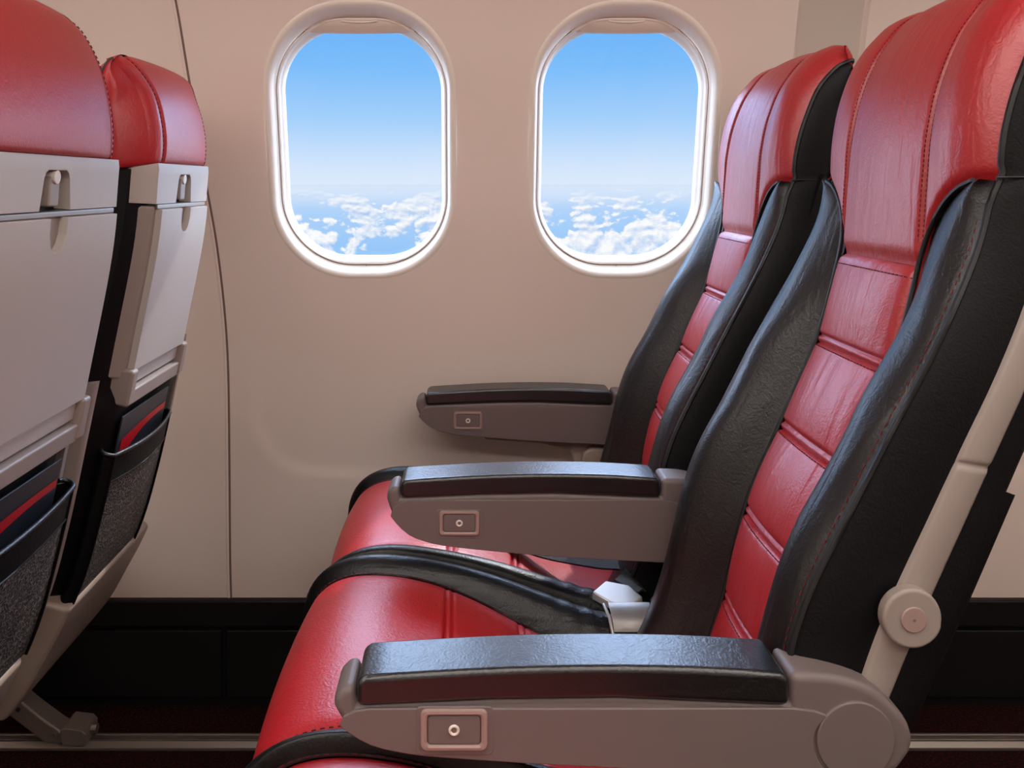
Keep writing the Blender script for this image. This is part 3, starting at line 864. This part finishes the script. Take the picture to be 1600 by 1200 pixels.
        for t in tts:
            p, nn = at(t); yb = hw - bw(t); row = []
            for u in np.linspace(-1, 1, 33):
                a = abs(u)
                h = -sink(t) - 0.006 * G(1 - a, 0.05) + 0.008 * (1 - u * u)
                for q in st: h -= (0.005 * G(t - q, 0.0025) + 0.004 * G(t - q - 0.012, 0.0025)) * (1 - a ** 6)
                row.append((p[0] + nn[0] * h, s.cyo + u * yb, p[1] + nn[1] * h + lift))
            rows.append(row)
        grid('cushion_cover', rows, M['red_plain'], r)
        for sg in (-1, 1):
            rows = []
            for t in ts:
                p, nn = at(t); wb = bw(t); row = []
                for u in np.r_[0, 0.05, np.linspace(0.12, 0.9, 12), 0.95, 1.0]:
                    prof_h = -sink(t) - 0.006 + (sink(t) + 0.014 + 0.006 * sstep(0.4, 0.8, t)) * math.sin(math.pi * min(1, u * 0.78 + 0.02)) ** 0.75 * (1 if u < 0.9 else 1)
                    if u > 0.85: prof_h -= 0.012 * ((u - 0.85) / 0.15) ** 2
                    fold = 0.0015 * math.sin(t * 170 + 5 * u) * sstep(0.6, 0.8, t) * math.sin(math.pi * u)
                    h = prof_h + fold
                    row.append((p[0] + nn[0] * h, s.cyo + sg * (hw - wb + wb * u), p[1] + nn[1] * h + lift))
                # roll down at the side
                for q in (0.010, 0.03, 0.07):
                    h = prof_h - q
                    row.append((p[0] + nn[0] * h, s.cyo + sg * (hw + 0.001), p[1] + nn[1] * h + lift))
                rows.append(row)
            grid('cushion_bolster', rows, M['black_seat'], r, flip=(sg > 0))
            pts = []
            for t in ts[4:]:
                p, nn = at(t); h = -sink(t) - 0.003; pts.append((p[0] + nn[0] * h, s.cyo + sg * (hw - bw(t)), p[1] + nn[1] * h + lift))
            tube('piping', pts, 0.0018, M['piping'], r, 6)
            pts = []
            for t in ts[4:]:
                p, nn = at(t); h = -sink(t) + 0.0005; pts.append((p[0] + nn[0] * h, s.cyo + sg * (hw - bw(t) - 0.005), p[1] + nn[1] * h + lift))
            dashes('stitching', pts, 0.0007, 0.004, 0.004, M['dstitch'], r)
        # pan under the cushion and the two cross beams
        prism('seat_pan', [(-0.44, 0.345), (-0.21, 0.345), (-0.17, 0.43), (-0.40, 0.44), (-0.46, 0.40)], s.cyo - hw + 0.012, s.cyo + hw - 0.012, M['dark'], r, 0.006)
        for bx in (-0.34, -0.24):
            tube('cross_beam', [(bx, s.cyo - hw, 0.335), (bx, s.cyo + hw, 0.335)], 0.021, M['strut'], r, 16)

    # ---- armrest, given in world x / z, on the plane face y = yf (near side)
    def armrest(s, yf, dx=0.0, dz=0.0, bracket=False, sc=1.0, bk=1.0):
        r = s.root
        sq = lambda z: z if z >= 0.63 else 0.63 - (0.63 - z) * bk
        W_ = lambda pts: [(x * sc + dx - s.hx, EYE - (EYE - sq(z)) * sc + dz) for x, z in pts]
        U_ = lambda pts: [(x * sc + dx - s.hx, EYE - (EYE - z) * sc + dz) for x, z in pts]
        y0 = yf - s.yc; th = 0.048
        body = curve([(0.262, 0.6545), (0.300, 0.652), (0.332, 0.640), (0.353, 0.617), (0.361, 0.590), (0.354, 0.566), (0.335, 0.552), (0.25, 0.5535), (0.10, 0.561), (-0.02, 0.571), (-0.056, 0.577), (-0.078, 0.585), (-0.094, 0.599), (-0.104, 0.616), (-0.1095, 0.633), (-0.1045, 0.639), (-0.099, 0.6435), (-0.092, 0.6460)], 70)
        poly = [tuple(p) for p in body] + [(-0.0885, 0.630), (0.02, 0.6345), (0.12, 0.636), (0.2605, 0.630)]
        arm = prism('armrest', W_(poly), y0, y0 + th, M['armgrey'], r, 0.007)
        pad = [(-0.0890, 0.6300), (-0.0890, 0.6500), (-0.082, 0.6540)] + [tuple(p) for p in curve([(-0.06, 0.6555), (0.02, 0.660), (0.10, 0.662), (0.18, 0.661), (0.252, 0.657)], 14)] + [(0.2585, 0.6535), (0.2595, 0.6305), (0.12, 0.6365), (0.02, 0.635)]
        prism('arm_pad', W_(pad), y0 - 0.0035, y0 + th + 0.0035, M['pad'], arm, 0.005, seg=4)
        side = curve([(-0.080, 0.627), (-0.096, 0.622), (-0.1035, 0.611), (-0.095, 0.600), (-0.078, 0.587), (-0.056, 0.5795), (-0.02, 0.5735), (0.10, 0.5635), (0.25, 0.556), (0.285, 0.5555)], 40)
        circ = [(0.313 + 0.034 * math.cos(a), 0.592 + 0.034 * math.sin(a) / (bk if math.sin(a) < 0 else 1)) for a in np.linspace(math.radians(236), math.radians(128), 12)]
        sidep = [tuple(p) for p in side] + circ + [(0.280, 0.6245), (0.262, 0.6275)]
        for sg in (0, 1):
            ya, yb = (y0 - 0.0022, y0 + 0.001) if sg == 0 else (y0 + th - 0.001, y0 + th + 0.0022)
            prism('side_panel', W_(sidep), ya, yb, M['armgrey'], arm, 0.0012)
            prism('end_disc', U_(disc_poly(0.313, sq(0.592), 0.0315, 48)), ya - 0.0005 if sg == 0 else ya, yb if sg == 0 else yb + 0.0005, M['armgrey'], arm, 0.0015)
        # headphone socket panel in its raised frame
        bx, bz = -0.0105, sq(0.6015) + (0.003 if bk < 1 else 0.0)
        sh = prism('socket_surround', U_(rrect(bx - 0.031, bx + 0.032, bz - 0.0215, bz + 0.018, 0.005, 5)), y0 - 0.0027, y0, M['armgrey'], arm, 0.0012)
        bm = bmesh.new(); fy = y0 - 0.0027
        secs = [(0.0270, 0.0165, 0.0050, 0.0), (0.0262, 0.0157, 0.0046, -0.0022), (0.0235, 0.0135, 0.004, -0.0026), (0.0220, 0.0122, 0.0032, -0.0016), (0.0216, 0.0118, 0.003, 0.0006)]
        rows = []
        for a, b, rr, o in secs:
            q = U_(rrect(bx - a, bx + a, bz - b, bz + b, rr, 5)); row = [(x, fy + o, z) for x, z in q]; rows.append(row + [row[0]])
        grid_into(bm, rows); bmesh.ops.remove_doubles(bm, verts=bm.verts, dist=1e-6)
        from_bm('socket_frame', bm, M['button'], arm, 40)
        prism('socket_plate', U_(rrect(bx - 0.0210, bx + 0.0210, bz - 0.0112, bz + 0.0112, 0.003, 5)), fy - 0.0012, fy + 0.001, M['armgrey'], arm, 0.0006)
        bm = bmesh.new()
        tube_into(bm, [(x, fy - 0.0015, z) for x, z in U_(disc_poly(bx, bz, 0.0034, 24))], 0.0012, 8, closed=True)
        from_bm('socket_ring', bm, M['white'], arm, 60)
        prism('socket_hole', U_(disc_poly(bx, bz, 0.0022, 16)), fy - 0.0016, fy, M['seam'], arm)
        prism('socket_mark', U_(rrect(bx - 0.0010, bx + 0.0010, bz + 0.0086, bz + 0.0108, 0.0005, 3)), fy - 0.00135, fy, M['seam'], arm)
        if bracket:
            bp = [(0.02, 0.585), (0.29, 0.585), (0.29, 0.47), (0.20, 0.47), (0.185, 0.535), (0.13, 0.548), (0.02, 0.556)]
            prism('arm_bracket', W_(bp), y0 + 0.028, y0 + 0.046, M['lower'], arm, 0.006)
            prism('bracket_cover', W_(rrect(0.205, 0.262, 0.488, 0.545, 0.022, 8)), y0 + 0.012, y0 + 0.03, M['lower'], arm, 0.006)
            prism('bracket_cover', W_([(0.250, 0.53), (0.30, 0.53), (0.30, 0.58), (0.262, 0.585)]), y0 + 0.008, y0 + 0.03, M['lower'], arm, 0.006)

    def leg(s, y0, y1):
        """strut running down and back to a fitting clamped on the floor rail (seat local)"""
        r = s.root
        f = lambda pts: [(X + 0.592, z) for X, z in pts]
        st = [tuple(p) for p in curve([(-0.745, 0.030), (-0.782, 0.056), (-0.821, 0.086), (-0.846, 0.113), (-0.875, 0.16), (-0.92, 0.25), (-0.945, 0.325)], 20)]
        bk = [tuple(p) for p in curve([(-0.995, 0.325), (-0.965, 0.23), (-0.925, 0.14), (-0.874, 0.085), (-0.83, 0.050), (-0.785, 0.016)], 20)]
        leg = prism('leg', f(st + bk + [(-0.748, 0.012)]), y0 - s.yc, y1 - s.yc, M['strut'], r, 0.004)
        prism('floor_fitting', f([(-0.748, 0.0132), (-0.704, 0.0132), (-0.704, 0.034), (-0.712, 0.042), (-0.745, 0.046), (-0.752, 0.040)]), y0 - 0.006 - s.yc, y1 + 0.006 - s.yc, M['strut'], leg, 0.002)
        tube('fitting_bolt', [(-0.7045 + 0.592, (y0 + y1) / 2 - s.yc, 0.029), (-0.694 + 0.592, (y0 + y1) / 2 - s.yc, 0.029)], 0.009, M['alu'], leg, 6)
        tube('leg_bolt', [(-0.766 + 0.592, y0 + 0.002 - s.yc, 0.029), (-0.766 + 0.592, y0 - 0.004 - s.yc, 0.029)], 0.006, M['alu'], leg, 8)
        tube('leg_bolt', [(-0.832 + 0.592, y0 + 0.002 - s.yc, 0.077), (-0.832 + 0.592, y0 - 0.002 - s.yc, 0.077)], 0.004, M['dark'], leg, 8)
        # front strut up to the cross beam
        prism('leg', [(-0.36, 0.0132), (-0.32, 0.0132), (-0.32, 0.33), (-0.36, 0.33)], y0 - s.yc, y1 - s.yc, M['strut'], r, 0.004)


RX, FX = 0.285, -0.592
TH = math.radians(12)
wr = Seat('airline_seat', 'red and black leather seat facing forward, beside the right window', RX, 1.35, hwc=0.172, cyo=-0.054, cxo=0.020)
wr.backrest(); wr.back(); wr.cushion()
wr.armrest(1.0875, sc=0.959, bk=1.17); wr.armrest(1.585, 0.012, 0.006, bracket=True); wr.leg(1.565, 1.605)
mr = Seat('airline_seat', 'red and black leather seat nearest the camera at right, with its grey side frame showing', RX, 0.89, hwc=0.192, cyo=0.0385, cxo=0.010)
mr.backrest(); mr.back(); mr.cushion()
mr.armrest(0.682, bk=0.74); mr.pivot(-1)
ar = Seat('airline_seat', 'seat cushion with red top showing below the nearest armrest at the bottom edge', RX, 0.53, hwc=0.204, cxo=0.022, bwk=0.35)
ar.cushion(lift=0.014, tmax=0.78); ar.leg(0.50, 0.54)
wf = Seat('airline_seat', 'front row seat by the window, seen from behind with pale folded tray', FX, 1.35, TH, 0.02, 0.0, hwc=0.18, cyo=-0.04, wr=0.126, py=-0.022)
wf.backrest(); wf.back(); wf.cushion(tmax=0.84); wf.armrest(1.128, FX - RX - 0.09); wf.leg(1.565, 1.605)
mf = Seat('airline_seat', 'front row seat cut by the left edge, its large red headrest seen from behind', FX, 0.925, TH, 0.02, 0.0, hwc=0.19, cyo=0.003, wr=0.175, yl=0.005, hs=0.96)
mf.backrest(); mf.back(); mf.cushion(tmax=0.84); mf.armrest(0.69, FX - RX - 0.09)


# ------------------------------------------------------------------ leaflets in the pockets of the row ahead
def leaflet(seat, label, y0, y1, ztop):
    t = thing('leaflet', label, 'leaflet', tuple(seat.root.location))
    body = seat.slab('cover', 0.05, ztop, y1, 0.0095, 0.0120, M['paper'], 0.0006, y0=y0, n=8, parent=t)
    bm = bmesh.new(); L = []
    for k in np.linspace(0, 1, 14):      # red band slanting across the cover
        y = y0 + 0.012 + (y1 - y0 - 0.016) * k
        zt = ztop - 0.022 - 0.012 * (1 - k) ** 2; zb = zt - 0.010 - 0.028 * (1 - k) ** 3
        L.append([bm.verts.new(seat.rear(y, z, 0.0127)) for z in (zb, (zb + zt) / 2, zt)])
    for a, b in zip(L, L[1:]):
        for i in range(2): bm.faces.new((a[i], a[i + 1], b[i + 1], b[i]))
    from_bm('cover_stripe', bm, M['redpaper'], t)


leaflet(wf, 'dark leaflet with a red stripe in the pocket of the front window seat', -0.115, 0.075, 0.250)
leaflet(mf, 'dark leaflet with a red stripe in the pocket at the left edge', -0.12, 0.125, 0.250)


# ------------------------------------------------------------------ seat belts
def strap(name, path, side, wid, mat, parent, th=0.0014):
    """flat webbing: path points, a side vector per point"""
    P = curve(path, 40); S = curve(side, 40)
    bm = bmesh.new(); L = []
    for i in range(len(P)):
        p = Vector(P[i]); d = Vector(P[min(i + 1, len(P) - 1)] - P[max(i - 1, 0)]).normalized()
        sv = Vector(S[i]); sv = (sv - d * sv.dot(d)).normalized(); nv = sv.cross(d).normalized()
        L.append([bm.verts.new(p + sv * a * wid / 2 + nv * b * th) for a, b in ((-1, -1), (1, -1), (1, 1), (-1, 1))])
    for a, b in zip(L, L[1:]):
        for i in range(4): bm.faces.new((a[i], a[(i + 1) % 4], b[(i + 1) % 4], b[i]))
    bm.faces.new(L[0]); bm.faces.new(list(reversed(L[-1])))
    return from_bm(name, bm, mat, parent, 40)


belt = thing('seat_belt', 'dark webbing seat belt with flat six-sided steel buckle on the window seat', 'seat belt', (0.203, 1.16, 0.486))
o = Vector(belt.location)
rel = lambda pts: [tuple(Vector(p) - o) for p in pts]
strap('webbing', rel([(0.243, 1.214, 0.492), (0.236, 1.215, 0.504), (0.220, 1.217, 0.511), (0.18, 1.225, 0.512), (0.10, 1.248, 0.520), (0.02, 1.285, 0.538), (-0.06, 1.34, 0.560)]), [(0, 1, 0.3), (0, 1, 0.3), (0.1, 1, 0.35), (0.2, 1, 0.40), (0.25, 1, 0.35), (0.3, 1, 0.2), (0.4, 1, 0.1)], 0.046, M['webbing'], belt)
strap('webbing', rel([(0.233, 1.170, 0.502), (0.227, 1.164, 0.502), (0.217, 1.155, 0.500)]), [(0.5, 1, 0.2)] * 3, 0.040, M['webbing'], belt)
hexa = [(-0.036, -0.004), (-0.012, -0.019), (0.016, -0.019), (0.034, -0.002), (0.018, 0.016), (-0.014, 0.019)]
bm = bmesh.new()
bt = lambda x, y, z: (x, y, z + 0.010 - 0.12 * x + 0.30 * y)
a = [bm.verts.new(bt(x, y - 0.022, 0.0)) for x, y in hexa]; b = [bm.verts.new(bt(x * 0.97, (y - 0.022) , 0.011)) for x, y in hexa]
bm.faces.new(a); bm.faces.new(list(reversed(b)))
for i in range(6): bm.faces.new((a[i], b[i], b[(i + 1) % 6], a[(i + 1) % 6]))
from_bm('buckle', bm, M['steel'], belt, 30, 0.002)

belt2 = thing('seat_belt', 'seat belt with curved steel lift buckle at the back of the middle seat cushion', 'seat belt', (0.210, 1.098, 0.480))
bm = bmesh.new(); rows = []
for v in np.linspace(0, 1, 9):
    a = math.radians(10 + 62 * v)
    rows.append([(x, 0.010 - 0.042 * math.sin(a) , 0.004 + 0.032 * math.cos(a) - 0.010) for x in (-0.027 + 0.003 * v, 0.027 + 0.003 * v)])
vs = grid_into(bm, rows)
bmesh.ops.solidify(bm, geom=bm.faces[:], thickness=0.004)
bk = from_bm('buckle', bm, M['steel'], belt2, 30, 0.001)
tube('buckle_edge', [(-0.031, -0.033, -0.001), (-0.028, -0.033, 0.0005), (0.032, -0.033, 0.0005), (0.036, -0.033, -0.001)], [0.0045, 0.003, 0.003, 0.0045], M['gold'], belt2, 10)
tube('buckle_edge', [(-0.032, 0.004, 0.022), (-0.028, -0.018, 0.016), (-0.026, -0.032, 0.002)], 0.0022, M['steel'], belt2, 8)
strap('webbing', [(0.008, 0.020, 0.002), (0.005, 0.010, 0.004), (0.0, -0.008, 0.002), (0.0, -0.020, -0.002), (0.0, -0.034, -0.010)], [(1, 0.2, 0), (1, 0.1, 0), (1, 0, 0), (1, 0, 0), (1, 0, 0)], 0.044, M['webbing'], belt2)
